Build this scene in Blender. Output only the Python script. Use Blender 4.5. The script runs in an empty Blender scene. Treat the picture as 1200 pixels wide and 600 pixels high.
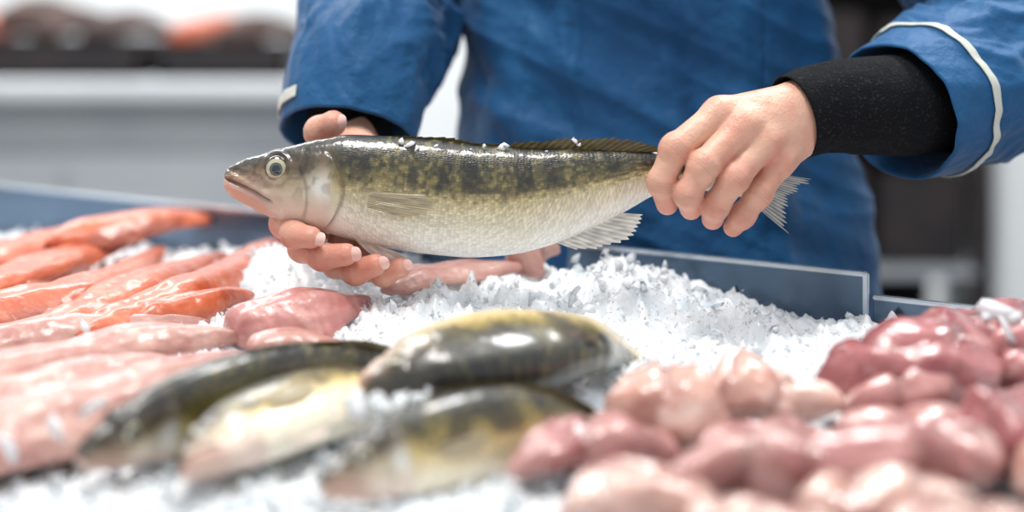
import bpy, math, random
import numpy as np
from mathutils import Vector
random.seed(4); rng=np.random.default_rng(7)

# ------------------------------------------------------------------ helpers
def L(c):
    c=np.asarray(c,dtype=float)/255.0
    return np.where(c<=.04045,c/12.92,((c+.055)/1.055)**2.4)
def ss(a,b,x):
    t=np.clip((x-a)/(b-a),0,1); return t*t*(3-2*t)
def _h(i,j,k):
    n=(i.astype(np.int64)*374761393+j.astype(np.int64)*668265263+k.astype(np.int64)*1274126177)&0xffffffff
    n=((n^(n>>13))*1103515245)&0xffffffff
    n=(n^(n>>16))&0xffff
    return n/65535.0
def vn(x,y,z=0.0):
    x=np.asarray(x,float); y=np.asarray(y,float)+0*x; z=np.asarray(z,float)+0*x
    i=np.floor(x);j=np.floor(y);k=np.floor(z)
    fx=x-i;fy=y-j;fz=z-k
    fx=fx*fx*(3-2*fx);fy=fy*fy*(3-2*fy);fz=fz*fz*(3-2*fz)
    r=0
    for a in (0,1):
        for b in (0,1):
            for c in (0,1):
                w=(fx if a else 1-fx)*(fy if b else 1-fy)*(fz if c else 1-fz)
                r=r+w*_h(i+a,j+b,k+c)
    return r
def fbm(x,y,z=0.0,o=4):
    r=0;a=.5;f=1.0
    for q in range(o):
        r=r+a*(vn(x*f+q*17.3,np.asarray(y)*f+q*9.1,np.asarray(z)*f+q*5.7)-.5); a*=.5; f*=2.03
    return r
def ridge(x,y,z=0.0,o=3):
    r=0;a=.5;f=1.0
    for q in range(o):
        r=r+a*(1-np.abs(2*vn(x*f+q*13.3,np.asarray(y)*f+q*7.1,np.asarray(z)*f+q*3.7)-1)*2); a*=.5; f*=2.1
    return r
def cr(pts,N,par=None):
    p=np.asarray(pts,float); n=len(p)
    if n==2: 
        t=np.linspace(0,1,N)[:,None]; return p[0]*(1-t)+p[1]*t
    ext=np.vstack([2*p[0]-p[1],p,2*p[-1]-p[-2]])
    t=np.linspace(0,n-1-1e-6,N) if par is None else par
    i=np.clip(np.floor(t).astype(int),0,n-2); f=(t-i)[:,None]
    a,b,c,d=ext[i],ext[i+1],ext[i+2],ext[i+3]
    return .5*((2*b)+(-a+c)*f+(2*a-5*b+4*c-d)*f**2+(-a+3*b-3*c+d)*f**3)
def empty(name,parent=None):
    o=bpy.data.objects.new(name,None); bpy.context.collection.objects.link(o); o.parent=parent; o.empty_display_size=.05
    return o
def mesh(name,V,F,mat=None,parent=None,col=None,uv=None,smooth=True):
    me=bpy.data.meshes.new(name)
    V=np.asarray(V,dtype=np.float32)
    if isinstance(F,np.ndarray):
        k=F.shape[1]
        me.vertices.add(len(V)); me.vertices.foreach_set('co',V.ravel())
        me.loops.add(F.size); me.loops.foreach_set('vertex_index',F.astype(np.int32).ravel())
        me.polygons.add(len(F)); me.polygons.foreach_set('loop_start',np.arange(0,F.size,k,dtype=np.int32))
        me.update(calc_edges=True)
    else:
        me.from_pydata([tuple(map(float,v)) for v in V],[],F); me.update()
    me.validate()
    if smooth:
        me.polygons.foreach_set('use_smooth',np.ones(len(me.polygons),dtype=bool))
    if col is not None:
        at=me.color_attributes.new('Col','FLOAT_COLOR','POINT')
        c=np.ones((len(V),4),dtype=np.float32); c[:,:col.shape[1]]=col
        at.data.foreach_set('color',c.ravel())
    if uv is not None:
        at=me.attributes.new('suv','FLOAT_VECTOR','POINT')
        c=np.zeros((len(V),3),dtype=np.float32); c[:,:uv.shape[1]]=uv
        at.data.foreach_set('vector',c.ravel())
    o=bpy.data.objects.new(name,me); bpy.context.collection.objects.link(o)
    if mat: me.materials.append(mat)
    o.parent=parent
    return o
def grid_faces(N,M,wrap=True):
    i=np.arange(N-1)[:,None]; j=np.arange(M if wrap else M-1)[None,:]
    j2=(j+1)%M
    a=i*M+j; b=i*M+j2; c=(i+1)*M+j2; d=(i+1)*M+j
    return np.stack([a,b,c,d],-1).reshape(-1,4)
import bmesh
def box(name,lo,hi,mat,parent=None,bev=.004,rotz=0,org=(0,0,0)):
    lo=np.array(lo,float);hi=np.array(hi,float)
    bm=bmesh.new(); bmesh.ops.create_cube(bm,size=1)
    for v in bm.verts:
        v.co=Vector(((lo+hi)/2+np.array(v.co)*(hi-lo)))
    if bev>0: bmesh.ops.bevel(bm,geom=bm.edges[:],offset=bev,segments=2,affect='EDGES')
    me=bpy.data.meshes.new(name); bm.to_mesh(me); bm.free()
    o=bpy.data.objects.new(name,me); bpy.context.collection.objects.link(o)
    me.materials.append(mat); o.parent=parent
    o.rotation_euler=(0,0,rotz); o.location=org
    return o

# ------------------------------------------------------------------ materials
def M(name,color=(.5,.5,.5),rough=.5,metal=0,spec=.5,trans=0,ior=1.45,sss=0,sssr=(1,.3,.2),sscale=.01,coat=0,alpha=1,
      attr=False,mix=None,bump=None,bump2=None,sheen=0):
    m=bpy.data.materials.new(name); m.use_nodes=True; nt=m.node_tree; N=nt.nodes; K=nt.links
    b=N['Principled BSDF']
    b.inputs['Roughness'].default_value=rough; b.inputs['Metallic'].default_value=metal
    b.inputs['Specular IOR Level'].default_value=spec; b.inputs['Transmission Weight'].default_value=trans
    b.inputs['IOR'].default_value=ior; b.inputs['Subsurface Weight'].default_value=sss
    b.inputs['Subsurface Radius'].default_value=sssr; b.inputs['Subsurface Scale'].default_value=sscale
    b.inputs['Coat Weight'].default_value=coat; b.inputs['Coat Roughness'].default_value=.12
    b.inputs['Alpha'].default_value=alpha; b.inputs['Sheen Weight'].default_value=sheen
    tc=N.new('ShaderNodeTexCoord')
    if attr:
        a=N.new('ShaderNodeAttribute'); a.attribute_name='Col'; src=a.outputs['Color']
    else:
        r=N.new('ShaderNodeRGB'); r.outputs[0].default_value=tuple(color)+(1,) if len(color)==3 else color; src=r.outputs[0]
    if mix:
        for (c2,scale,lo,hi,amt) in mix:
            n=N.new('ShaderNodeTexNoise'); n.inputs['Scale'].default_value=scale; n.inputs['Detail'].default_value=4
            K.new(tc.outputs['Object'],n.inputs['Vector'])
            mr=N.new('ShaderNodeMapRange'); mr.inputs[1].default_value=lo; mr.inputs[2].default_value=hi; mr.inputs[4].default_value=amt
            K.new(n.outputs['Fac'],mr.inputs[0])
            mx=N.new('ShaderNodeMix'); mx.data_type='RGBA'
            K.new(mr.outputs[0],mx.inputs[0]); K.new(src,mx.inputs[6]); mx.inputs[7].default_value=tuple(c2)[:3]+(1,)
            src=mx.outputs[2]
    K.new(src,b.inputs['Base Color'])
    prev=None
    for bp in (bump,bump2):
        if bp:
            kind,scale,st,dist=bp
            if kind=='noise':
                t=N.new('ShaderNodeTexNoise'); t.inputs['Scale'].default_value=scale; t.inputs['Detail'].default_value=5
                K.new(tc.outputs['Object'],t.inputs['Vector']); out=t.outputs['Fac']
            elif kind=='vor':
                t=N.new('ShaderNodeTexVoronoi'); t.inputs['Scale'].default_value=scale
                K.new(tc.outputs['Object'],t.inputs['Vector']); out=t.outputs['Distance']
            bn=N.new('ShaderNodeBump'); bn.inputs['Strength'].default_value=st; bn.inputs['Distance'].default_value=dist
            K.new(out,bn.inputs['Height'])
            if prev: K.new(prev,bn.inputs['Normal'])
            prev=bn.outputs[0]
    if prev: K.new(prev,b.inputs['Normal'])
    return m

def fish_material():
    m=bpy.data.materials.new('fish_skin'); m.use_nodes=True; nt=m.node_tree; N=nt.nodes; K=nt.links
    b=N['Principled BSDF']; b.inputs['Roughness'].default_value=.3; b.inputs['Coat Weight'].default_value=.8
    b.inputs['Coat Roughness'].default_value=.12; b.inputs['Specular IOR Level'].default_value=.5
    a=N.new('ShaderNodeAttribute'); a.attribute_name='Col'
    u=N.new('ShaderNodeAttribute'); u.attribute_name='suv'
    sp=N.new('ShaderNodeSeparateXYZ'); K.new(u.outputs['Vector'],sp.inputs[0])
    cb=N.new('ShaderNodeCombineXYZ'); K.new(sp.outputs[0],cb.inputs[0]); K.new(sp.outputs[1],cb.inputs[1])
    v=N.new('ShaderNodeTexVoronoi'); v.voronoi_dimensions='2D'; v.inputs['Scale'].default_value=1.0; v.inputs['Randomness'].default_value=.5
    K.new(cb.outputs[0],v.inputs['Vector'])
    mr=N.new('ShaderNodeMapRange'); mr.inputs[1].default_value=.2; mr.inputs[2].default_value=.75; mr.inputs[3].default_value=1.08; mr.inputs[4].default_value=.74
    K.new(v.outputs['Distance'],mr.inputs[0])
    sc=N.new('ShaderNodeSeparateColor'); K.new(v.outputs['Color'],sc.inputs[0])
    m2=N.new('ShaderNodeMapRange'); m2.inputs[3].default_value=.74; m2.inputs[4].default_value=1.22; K.new(sc.outputs[0],m2.inputs[0])
    mm=N.new('ShaderNodeMath'); mm.operation='MULTIPLY'; K.new(mr.outputs[0],mm.inputs[0]); K.new(m2.outputs[0],mm.inputs[1])
    mx=N.new('ShaderNodeMix'); mx.data_type='RGBA'; mx.blend_type='MULTIPLY'
    K.new(sp.outputs[2],mx.inputs[0]); K.new(a.outputs['Color'],mx.inputs[6]); K.new(mm.outputs[0],mx.inputs[7])
    K.new(mx.outputs[2],b.inputs['Base Color'])
    mu=N.new('ShaderNodeMath'); mu.operation='MULTIPLY'; K.new(v.outputs['Distance'],mu.inputs[0]); K.new(sp.outputs[2],mu.inputs[1])
    bn=N.new('ShaderNodeBump'); bn.invert=True; bn.inputs['Strength'].default_value=.35; bn.inputs['Distance'].default_value=.0008
    K.new(mu.outputs[0],bn.inputs['Height'])
    tc=N.new('ShaderNodeTexCoord'); nz=N.new('ShaderNodeTexNoise'); nz.inputs['Scale'].default_value=90; nz.inputs['Detail'].default_value=3
    K.new(tc.outputs['Object'],nz.inputs['Vector'])
    b2=N.new('ShaderNodeBump'); b2.inputs['Strength'].default_value=.3; b2.inputs['Distance'].default_value=.0025
    K.new(nz.outputs['Fac'],b2.inputs['Height']); K.new(bn.outputs[0],b2.inputs['Normal'])
    K.new(b2.outputs[0],b.inputs['Normal'])
    b3=N.new('ShaderNodeBump'); b3.inputs['Strength'].default_value=.3; b3.inputs['Distance'].default_value=.0025
    K.new(nz.outputs['Fac'],b3.inputs['Height']); K.new(b3.outputs[0],b.inputs['Coat Normal'])
    r=N.new('ShaderNodeMapRange'); r.inputs[1].default_value=.35; r.inputs[2].default_value=.65; r.inputs[3].default_value=.3; r.inputs[4].default_value=.5
    K.new(nz.outputs['Fac'],r.inputs[0]); K.new(r.outputs[0],b.inputs['Roughness'])
    return m
def fin_material():
    m=bpy.data.materials.new('fin_membrane'); m.use_nodes=True; nt=m.node_tree; N=nt.nodes; K=nt.links
    b=N['Principled BSDF']; b.inputs['Roughness'].default_value=.35; b.inputs['Coat Weight'].default_value=.4
    a=N.new('ShaderNodeAttribute'); a.attribute_name='Col'; K.new(a.outputs['Color'],b.inputs['Base Color'])
    tr=N.new('ShaderNodeBsdfTranslucent'); K.new(a.outputs['Color'],tr.inputs[0])
    mx=N.new('ShaderNodeMixShader'); mx.inputs[0].default_value=.35
    K.new(b.outputs[0],mx.inputs[1]); K.new(tr.outputs[0],mx.inputs[2]); K.new(mx.outputs[0],N['Material Output'].inputs[0])
    return m
m_fish=fish_material(); m_fin=fin_material()
m_eye=M('fish_eye',attr=True,rough=.08,coat=1,spec=.7)
m_skin=M('hand_skin',attr=True,rough=.42,sss=.13,sssr=(1,.35,.2),sscale=.005,spec=.45,
         bump=('vor',520,.28,.0009),bump2=('noise',90,.42,.0035),mix=[(L((206,120,104)),38,.48,.7,.45)])
m_nail=M('finger_nail',L((236,190,178)),rough=.2,coat=.5)
m_jacket=M('blue_jacket_cloth',L((24,84,130)),rough=.6,spec=.3,sheen=.1,mix=[(L((14,60,104)),6,.4,.65,.6)],bump=('noise',700,.15,.0006),bump2=('noise',30,.6,.012))
m_strip=M('reflective_strip',L((206,208,196)),rough=.35,bump=('noise',900,.1,.0005))
m_knit=M('black_knit',L((16,17,20)),rough=.9,spec=.2,mix=[(L((58,60,64)),420,.57,.68,.5)],bump=('noise',480,.6,.002))
m_trouser=M('dark_trousers',L((30,34,42)),rough=.8,bump=('noise',60,.3,.004))
m_hair=M('brown_hair',L((62,44,32)),rough=.6,bump=('noise',120,.6,.004))
m_ice=M('crushed_ice',L((247,251,254)),rough=.32,spec=.5,sss=.6,sssr=(.85,.95,1),sscale=.03,coat=.35,
        mix=[(L((214,228,240)),30,.5,.66,.6)],bump=('noise',420,.6,.002),bump2=('noise',110,.5,.004))
m_chip=M('ice_chip',L((250,253,255)),rough=.15,trans=.32,ior=1.31,spec=.6,sss=.4,sssr=(.9,.95,1),sscale=.012,bump=('noise',300,.3,.002))
m_clear=M('clear_ice',L((248,252,255)),rough=.08,trans=.7,ior=1.31,spec=.6,bump=('noise',200,.35,.003))
m_salmon=M('salmon_flesh',attr=True,rough=.36,coat=.3,sss=.08,sssr=(1,.4,.2),sscale=.006,mix=[(L((236,170,134)),60,.56,.72,.35)],bump=('noise',90,.4,.004))
m_flesh=M('white_fish_flesh',attr=True,rough=.34,coat=.35,sss=.08,sssr=(1,.4,.3),sscale=.008,
          mix=[(L((226,196,184)),38,.52,.7,.4),(L((190,124,114)),30,.58,.74,.4)],bump=('noise',70,.5,.005))
m_monk=M('monkfish_flesh',attr=True,rough=.2,coat=.85,sss=.08,sssr=(1,.45,.35),sscale=.008,
         mix=[(L((142,66,62)),60,.60,.72,.6),(L((242,222,210)),34,.55,.7,.45)],bump=('noise',75,.6,.006))
m_steel=M('tray_steel',L((100,118,138)),rough=.24,metal=.75,spec=.5,mix=[(L((74,92,114)),5,.4,.65,.6)],bump=('noise',8,.1,.004))
m_steel2=M('tray_edge',L((196,204,212)),rough=.22,metal=.75)
m_cab=M('counter_cabinet',L((206,208,206)),rough=.5,mix=[(L((190,192,192)),3,.4,.6,.6)])
m_wall=M('plaster_wall',L((236,238,238)),rough=.9,mix=[(L((224,227,229)),1.5,.4,.6,.6)],bump=('noise',30,.1,.003))
m_floor=M('tile_floor',L((150,150,150)),rough=.4,mix=[(L((120,122,124)),2,.4,.6,.6)])
m_dark=M('dark_crate',L((46,38,38)),rough=.6,mix=[(L((28,25,28)),9,.4,.6,.8)])
m_crate2=M('brown_crate',L((92,70,62)),rough=.7,mix=[(L((50,42,44)),7,.4,.6,.7)])
m_white=M('white_laminate',L((226,228,230)),rough=.4,mix=[(L((212,216,220)),3,.4,.6,.5)])
m_grey=M('grey_panel',L((160,163,167)),rough=.5,mix=[(L((146,150,156)),3,.4,.6,.5)])
m_grey2=M('pale_grey_panel',L((194,197,200)),rough=.35,metal=.2,mix=[(L((178,182,187)),2,.4,.6,.6)])

# ------------------------------------------------------------------ iso-surface tools
def surfnet(fn,lo,hi,h):
    lo=np.array(lo,float); n=[int((hi[a]-lo[a])/h)+2 for a in range(3)]
    ax=[(lo[a]+h*np.arange(n[a])).astype(np.float32) for a in range(3)]
    F=np.empty(n,dtype=np.float32)
    for s in range(0,n[0],24):
        X,Y,Z=np.meshgrid(ax[0][s:s+24],ax[1],ax[2],indexing='ij')
        P=np.stack([X.ravel(),Y.ravel(),Z.ravel()],1)
        F[s:s+24]=fn(P).reshape(X.shape)
    I=F<0
    c=np.zeros([k-1 for k in n],dtype=np.int8)
    cor=[(a,b,d) for a in (0,1) for b in (0,1) for d in (0,1)]
    for a,b,d in cor: c+=I[a:n[0]-1+a,b:n[1]-1+b,d:n[2]-1+d]
    idx=np.argwhere((c>0)&(c<8)); acc=np.zeros((len(idx),3)); cnt=np.zeros(len(idx))
    for p in cor:
        for a in range(3):
            if p[a]==0:
                q=list(p); q[a]=1
                fa=F[idx[:,0]+p[0],idx[:,1]+p[1],idx[:,2]+p[2]]; fb=F[idx[:,0]+q[0],idx[:,1]+q[1],idx[:,2]+q[2]]
                x=(fa<0)!=(fb<0); t=np.where(x,fa/np.where(x,fa-fb,1),0)
                pt=np.tile(np.array(p,float),(len(idx),1)); pt[:,a]+=t
                acc+=pt*x[:,None]; cnt+=x
    V=lo+h*(idx+acc/cnt[:,None])
    vid=-np.ones(c.shape,dtype=np.int64); vid[idx[:,0],idx[:,1],idx[:,2]]=np.arange(len(idx))
    out=[]
    for a in range(3):
        b=(a+1)%3; d=(a+2)%3
        sl=[slice(None)]*3; sl2=[slice(None)]*3
        sl[a]=slice(0,n[a]-1); sl2[a]=slice(1,n[a])
        A=I[tuple(sl)]; B=I[tuple(sl2)]
        e=np.argwhere(A!=B)
        e=e[(e[:,b]>0)&(e[:,d]>0)&(e[:,b]<n[b]-1)&(e[:,d]<n[d]-1)]
        ins=A[e[:,0],e[:,1],e[:,2]]
        def g(ob,od):
            t=e.copy(); t[:,b]+=ob; t[:,d]+=od; return vid[t[:,0],t[:,1],t[:,2]]
        q=np.stack([g(-1,-1),g(0,-1),g(0,0),g(-1,0)],1)
        q[~ins]=q[~ins][:,::-1]; out.append(q)
    Fc=np.vstack(out); Fc=Fc[(Fc>=0).all(1)]
    return V,Fc
def cap(P,a,b,ra,rb):
    a=np.asarray(a,np.float32);b=np.asarray(b,np.float32);ba=b-a
    t=np.clip(((P-a)@ba)/max(float(ba@ba),1e-9),0,1)
    return np.sqrt((((P-a)-t[:,None]*ba)**2).sum(1))-(ra+(rb-ra)*t)
def smin(a,b,k):
    h=np.maximum(k-np.abs(a-b),0)/k; return np.minimum(a,b)-h*h*k*.25
def ell(P,c,r):
    q=(P-np.asarray(c,np.float32)); r=np.asarray(r,np.float32)
    k0=np.sqrt(((q/r)**2).sum(1)); k1=np.sqrt(((q/r**2)**2).sum(1))+1e-9
    return k0*(k0-1)/k1

# elevation-drawing units: 1 unit = k metres, drawn at the plane y of the part
def G(u,v,y=0.0,k=.72e-3): return np.array([(u-600)*k,y,.30-(v-6)*k])

# ------------------------------------------------------------------ fish generator
XK=[0,4,12,20,36,66,100,136,186,236,286,336,376,416,456,496,536,576,620]
HK=[9,15,21,25,32,43,52,60,65,67.5,67,63.5,57,48.5,38,26.5,20.5,17,17]
def prof(X):
    h=np.interp(X,XK,HK)
    acc=0
    for o in (-8,-4,0,4,8): acc=acc+np.interp(np.clip(X+o,0,620),XK,HK)
    w=ss(4,30,X)
    return h*(1-w)+acc/5*w
def wrat(X): return np.interp(X,[0,30,66,136,336,496,620],[.9,.68,.62,.58,.56,.5,.28])
def fish_colour(X,zn,side,seed=0,gold=0):
    st=np.array([-1,-.55,-.15,.08,.26,.44,.7,1.0])
    cs=L(np.array([(240,236,228),(230,223,206),(212,200,168),(188,172,122),(122,108,62),(76,70,38),(56,52,28),(46,44,26)]))
    if gold: cs=L(np.array([(240,230,212),(236,222,190),(228,206,152),(208,180,110),(166,144,76),(108,96,44),(62,58,28),(36,36,22)]))
    zz=zn+.20*fbm(X/38.+seed,zn*1.5+seed)+.08*fbm(X/7.,zn*9+seed)
    col=np.stack([np.interp(zz,st,cs[:,a]) for a in range(3)],-1)
    bs=17. if not gold else 30.
    bar=vn(X/bs+seed*3,zn*1.3+seed+2)+.5*fbm(X/9.,zn*5.+seed)
    lo=.0 if not gold else -.2
    m=ss(.44,.60,bar)*ss(lo,lo+.34,zn+.12*fbm(X/12.,zn*3))*ss(110,150,X)
    col*=(1-.76*m)[...,None]
    gl=ss(.54,.7,vn(X/4.6+7,zn*15.+seed))*ss(.12,.32,zn)*ss(120,150,X)*(1-.6*m)
    col=col*(1-.36*gl[...,None])+L((160,144,84))*.36*gl[...,None]
    sp=ss(.56,.72,vn(X/5.,zn*13.+seed+9))*ss(-.15,.15,zn)*ss(120,150,X)
    col*=(1-.55*sp)[...,None]
    hw=1-ss(118,134,X)
    hs=np.array([-1,-.5,-.1,.2,.45,.75,1.])
    hc=L(np.array([(216,192,178),(220,198,180),(204,188,160),(164,146,112),(104,86,60),(66,56,40),(50,44,32)]))
    zz=zn+.3*fbm(X/24.+3,zn*2.2+seed)
    hcol=np.stack([np.interp(zz,hs,hc[:,a]) for a in range(3)],-1)
    pk=(1-ss(36,80,X))*(1-ss(.1,.7,zn)); hcol=hcol*(1-.55*pk[...,None])+L((182,138,120))*.55*pk[...,None]
    opx=np.exp(-((X-114)/15.)**2-((zn+.0)/.28)**2); hcol=hcol*(1-.8*opx[...,None])+L((238,238,232))*.8*opx[...,None]
    mott=ss(.5,.68,vn(X/5.,zn*9.+4))*ss(-.2,.3,zn); hcol*=(1-.4*mott)[...,None]
    v2=ss(.5,.64,vn(X/11.+9,zn*5.+4))*ss(-.5,.1,zn); hcol*=(1-.32*v2)[...,None]
    col=col*(1-hw)[...,None]+hcol*hw[...,None]
    return col
def build_fish(name,par,pts,scale,up,N=260,Mr=96,seed=0,gold=0,fat=1.0,dors=1.0):
    root=empty(name)
    par=np.array(par,float); pts=np.array(pts,float)
    def S(X):
        X=np.asarray(X,float)
        t=np.interp(X,par,np.arange(len(par)))
        t=np.clip(t,0,len(par)-1-1e-6)
        base=cr(pts,0,par=t.ravel())
        over=(X.ravel()-par[-1]); T=(pts[-1]-pts[-2])/(par[-1]-par[-2])
        return base+np.where(over>0,over,0)[:,None]*T
    def frame(X):
        X=np.asarray(X,float).ravel()
        e=8.0
        T=sum(S(X+a)-S(X-a) for a in (e,2*e))
        T/=np.linalg.norm(T,axis=1)[:,None]
        U0=np.asarray(up,float)
        U=U0-(T@U0)[:,None]*T
        U/=np.linalg.norm(U,axis=1)[:,None]; W=np.cross(T,U)
        return U,W
    def mp(X,Y,Z):
        X=np.asarray(X,float).ravel();Y=np.asarray(Y,float).ravel();Z=np.asarray(Z,float).ravel()
        U,W=frame(X); return S(X)+U*(Z*scale)[:,None]+W*(Y*scale)[:,None]
    Xs=np.concatenate([np.linspace(0,1,14)[:-1]**1.6*12,np.linspace(12,150,int(N*.42))[:-1],np.linspace(150,622,int(N*.58))])
    th=np.linspace(0,2*np.pi,Mr,endpoint=False)
    X,T=np.meshgrid(Xs,th,indexing='ij')
    hh=prof(X)*fat; hw=hh*wrat(X)
    c,s=np.cos(T),np.sin(T)
    Y=hw*np.sign(c)*np.abs(c)**.92; Z=hh*s
    zn=s
    side=np.abs(c)
    d=np.zeros_like(X)
    mz=np.interp(X,[0,20,40,60],[2,-3,-10,-19])
    d-=5.0*np.exp(-((Z-mz)/2.0)**2)*(1-ss(54,63,X))
    d+=3.0*np.exp(-((Z-mz-6)/3.4)**2)*(1-ss(48,60,X))+3.2*np.exp(-((Z-mz+6)/3.8)**2)*(1-ss(50,64,X))
    d+=2.2*np.exp(-(((X-54)/11)**2+((Z-mz-5)/6)**2))
    re=np.hypot(X-61,Z-20); d-=3.5*np.exp(-(re/11)**4); d+=2.2*np.exp(-((re-17)/2.8)**2)
    pe=98-20*(zn+.25)**2; d-=2.6*np.exp(-((X-pe)/2.2)**2)*ss(-.9,-.6,zn)*(1-ss(.35,.6,zn))
    ge=138-34*(zn+.05)**2
    w=(1-ss(.55,.8,zn))*ss(-.98,-.7,zn)
    d+=w*4.0*(ss(ge-34,ge-3,X)*(1-ss(ge-1.5,ge+2.0,X))); d-=w*2.2*np.exp(-((X-ge-4)/3.)**2)
    d+=1.0*fbm(X/7.,zn*7.)*(1-ss(110,140,X))*2
    d+=1.6*fbm(X/45.,zn*2.5+seed)*ss(120,160,X)
    d-=.5*np.exp(-((zn-.22)/.02)**2)*ss(150,170,X)
    R=1+d/np.maximum(hh,12)
    P=mp(X,Y*R,Z*R)
    col=fish_colour(X,zn,side,seed,gold)
    sl=np.exp(-((Z-mz)/1.7)**2)*(1-ss(54,62,X)); col=col*(1-.8*sl[...,None])
    gl=np.exp(-((X-ge-2.5)/2.4)**2)*w; col=col*(1-.55*gl[...,None])+L((120,60,50))*.15*gl[...,None]
    pg=np.exp(-((X-pe)/2.)**2)*ss(-.9,-.6,zn)*(1-ss(.35,.6,zn)); col=col*(1-.35*pg[...,None])
    lip=np.exp(-((Z-mz+6)/5.)**2)*(1-ss(40,60,X)); col=col*(1-.5*lip[...,None])+L((208,150,136))*.5*lip[...,None]
    ll=np.exp(-((zn-.22)/.02)**2)*ss(150,170,X); col=col*(1-.3*ll[...,None])
    peri=hh*1.3*T
    uv=np.stack([X/4.3,peri/4.3,ss(122,150,X)*(.5+.5*ss(-.7,.1,zn))],-1).reshape(-1,3)
    F=grid_faces(len(Xs),Mr)
    n=len(P); ends=np.vstack([P[:Mr].mean(0),P[-Mr:].mean(0)])
    fl=[tuple(f) for f in F]
    P2=np.vstack([P,ends]); 
    tri=[(n,(j+1)%Mr,j) for j in range(Mr)]+[(n+1,n-Mr+j,n-Mr+(j+1)%Mr) for j in range(Mr)]
    col2=np.vstack([col.reshape(-1,3),col.reshape(-1,3)[:1],col.reshape(-1,3)[-1:]])
    uv2=np.vstack([uv,uv[:1],uv[-1:]])
    mesh('body',P2,fl+tri,m_fish,root,col2,uv2)
    for sd in (1,-1):
        n1,n2=24,32
        a=np.linspace(0,np.pi*.55,n1); b=np.linspace(0,2*np.pi,n2,endpoint=False)
        A,B=np.meshgrid(a,b,indexing='ij'); r=15.0
        ex=61+r*np.sin(A)*np.cos(B); ez=20+r*np.sin(A)*np.sin(B)
        yb=float(prof(np.array([61.]))[0]*fat*wrat(61.)*.86)-4.6
        ey=sd*(yb+9*np.cos(A))
        rr=r*np.sin(A)
        cc=np.zeros(A.shape+(3,))
        cc[:]=L((186,178,150)); 
        cc=np.where((rr<8.0)[...,None],L((74,84,90)),cc)
        cc=np.where((rr<5.4)[...,None],L((26,32,36)),cc)
        cc=np.where(((rr>8.0)&(rr<9.0))[...,None],L((206,192,144)),cc)
        cc=np.where((rr>12.4)[...,None],L((64,54,38)),cc)
        mesh('eye',mp(ex,ey,ez),grid_faces(n1,n2),m_eye,root,cc.reshape(-1,3))
    def fin(nm,base,tip,rays,c1,c2,rag=.08,Y0=0,Y1=0,curve=0):
        nn=rays*6; mm=12
        bb=cr(base,nn); tt=cr(tip,nn)
        q=np.linspace(0,1,nn)*rays
        ray=.5+.5*np.cos(q*2*np.pi)
        ln=1-rag*(1-ray)-rag*1.3*vn(q*1.0+seed,q*0+3)
        s_=np.linspace(0,1,mm)
        Bx=bb[:,None,:]+(tt-bb)[:,None,:]*(s_[None,:,None]*ln[:,None,None])
        yy=(Y0+(Y1-Y0)*s_[None,:])+.9*ray[:,None]*(1-s_[None,:]*.6)+curve*np.sin(s_*np.pi)[None,:]+1.2*np.sin(q*.9)[:,None]*s_[None,:]
        P=mp(Bx[...,0],yy,Bx[...,1])
        cc=L(c1)*(1-ray[:,None,None])+L(c2)*ray[:,None,None]+0*s_[None,:,None]
        cc=cc*(.7+.6*vn(q[:,None]*1.3+0*s_[None,:],s_[None,:]*7+0*q[:,None]))[...,None]
        mesh(nm,P,grid_faces(nn,mm,False),m_fin,root,cc.reshape(-1,3))
    D=dors
    fin('soft_dorsal_fin',[(330,60),(400,50),(450,37),(498,24)],[(350,60+9*D),(420,50+12*D),(478,38+10*D),(516,27)],20,(66,58,36),(96,84,52),rag=.12,Y0=2,Y1=8)
    fin('spiny_dorsal_fin',[(176,62),(240,65),(320,63)],[(200,69),(262,72),(334,66)],12,(58,52,32),(88,78,48),rag=.2,Y1=4)
    fin('anal_fin',[(376,-54),(414,-46),(452,-36)],[(400,-68),(440,-72),(470,-62),(478,-44)],12,(206,198,184),(240,236,228),rag=.1,Y0=2,Y1=10)
    for sg,nm in ((1,'pectoral_fin'),(-1,'pectoral_fin_far')):
        fin(nm,[(172,4),(170,-6),(172,-16)],[(240,8),(252,-2),(244,-14),(216,-22)],13,(176,164,134),(208,196,168),rag=.05,Y0=sg*39,Y1=sg*42,curve=sg*2)
    fin('pelvic_fin',[(160,-58),(172,-58),(184,-60)],[(196,-82),(214,-78),(226,-70)],9,(214,190,176),(238,222,210),rag=.08,Y0=14,Y1=20)
    fin('tail_fin',[(606,15),(610,5),(610,-5),(606,-15)],[(698,36),(680,14),(676,-6),(694,-36)],18,(134,136,130),(206,208,202),rag=.10,Y1=3)
    return root

hx=[0,66,136,186,236,286,336,376,416,456,496,536,576,620,680]
hp=[G(264,209),G(330,216),G(400,218),G(450,225),G(500,230),G(550,235),G(600,234),G(640,229),G(680,221),G(720,212),G(760,203),G(798,203),G(838,207),G(882,217),G(930,238)]
hp=[p+np.array([0,.004*math.sin(i*.5),0]) for i,p in enumerate(hp)]
held=build_fish('zander_fish',hx,hp,.72e-3,(0,0,1),N=420,Mr=150,seed=0)

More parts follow.
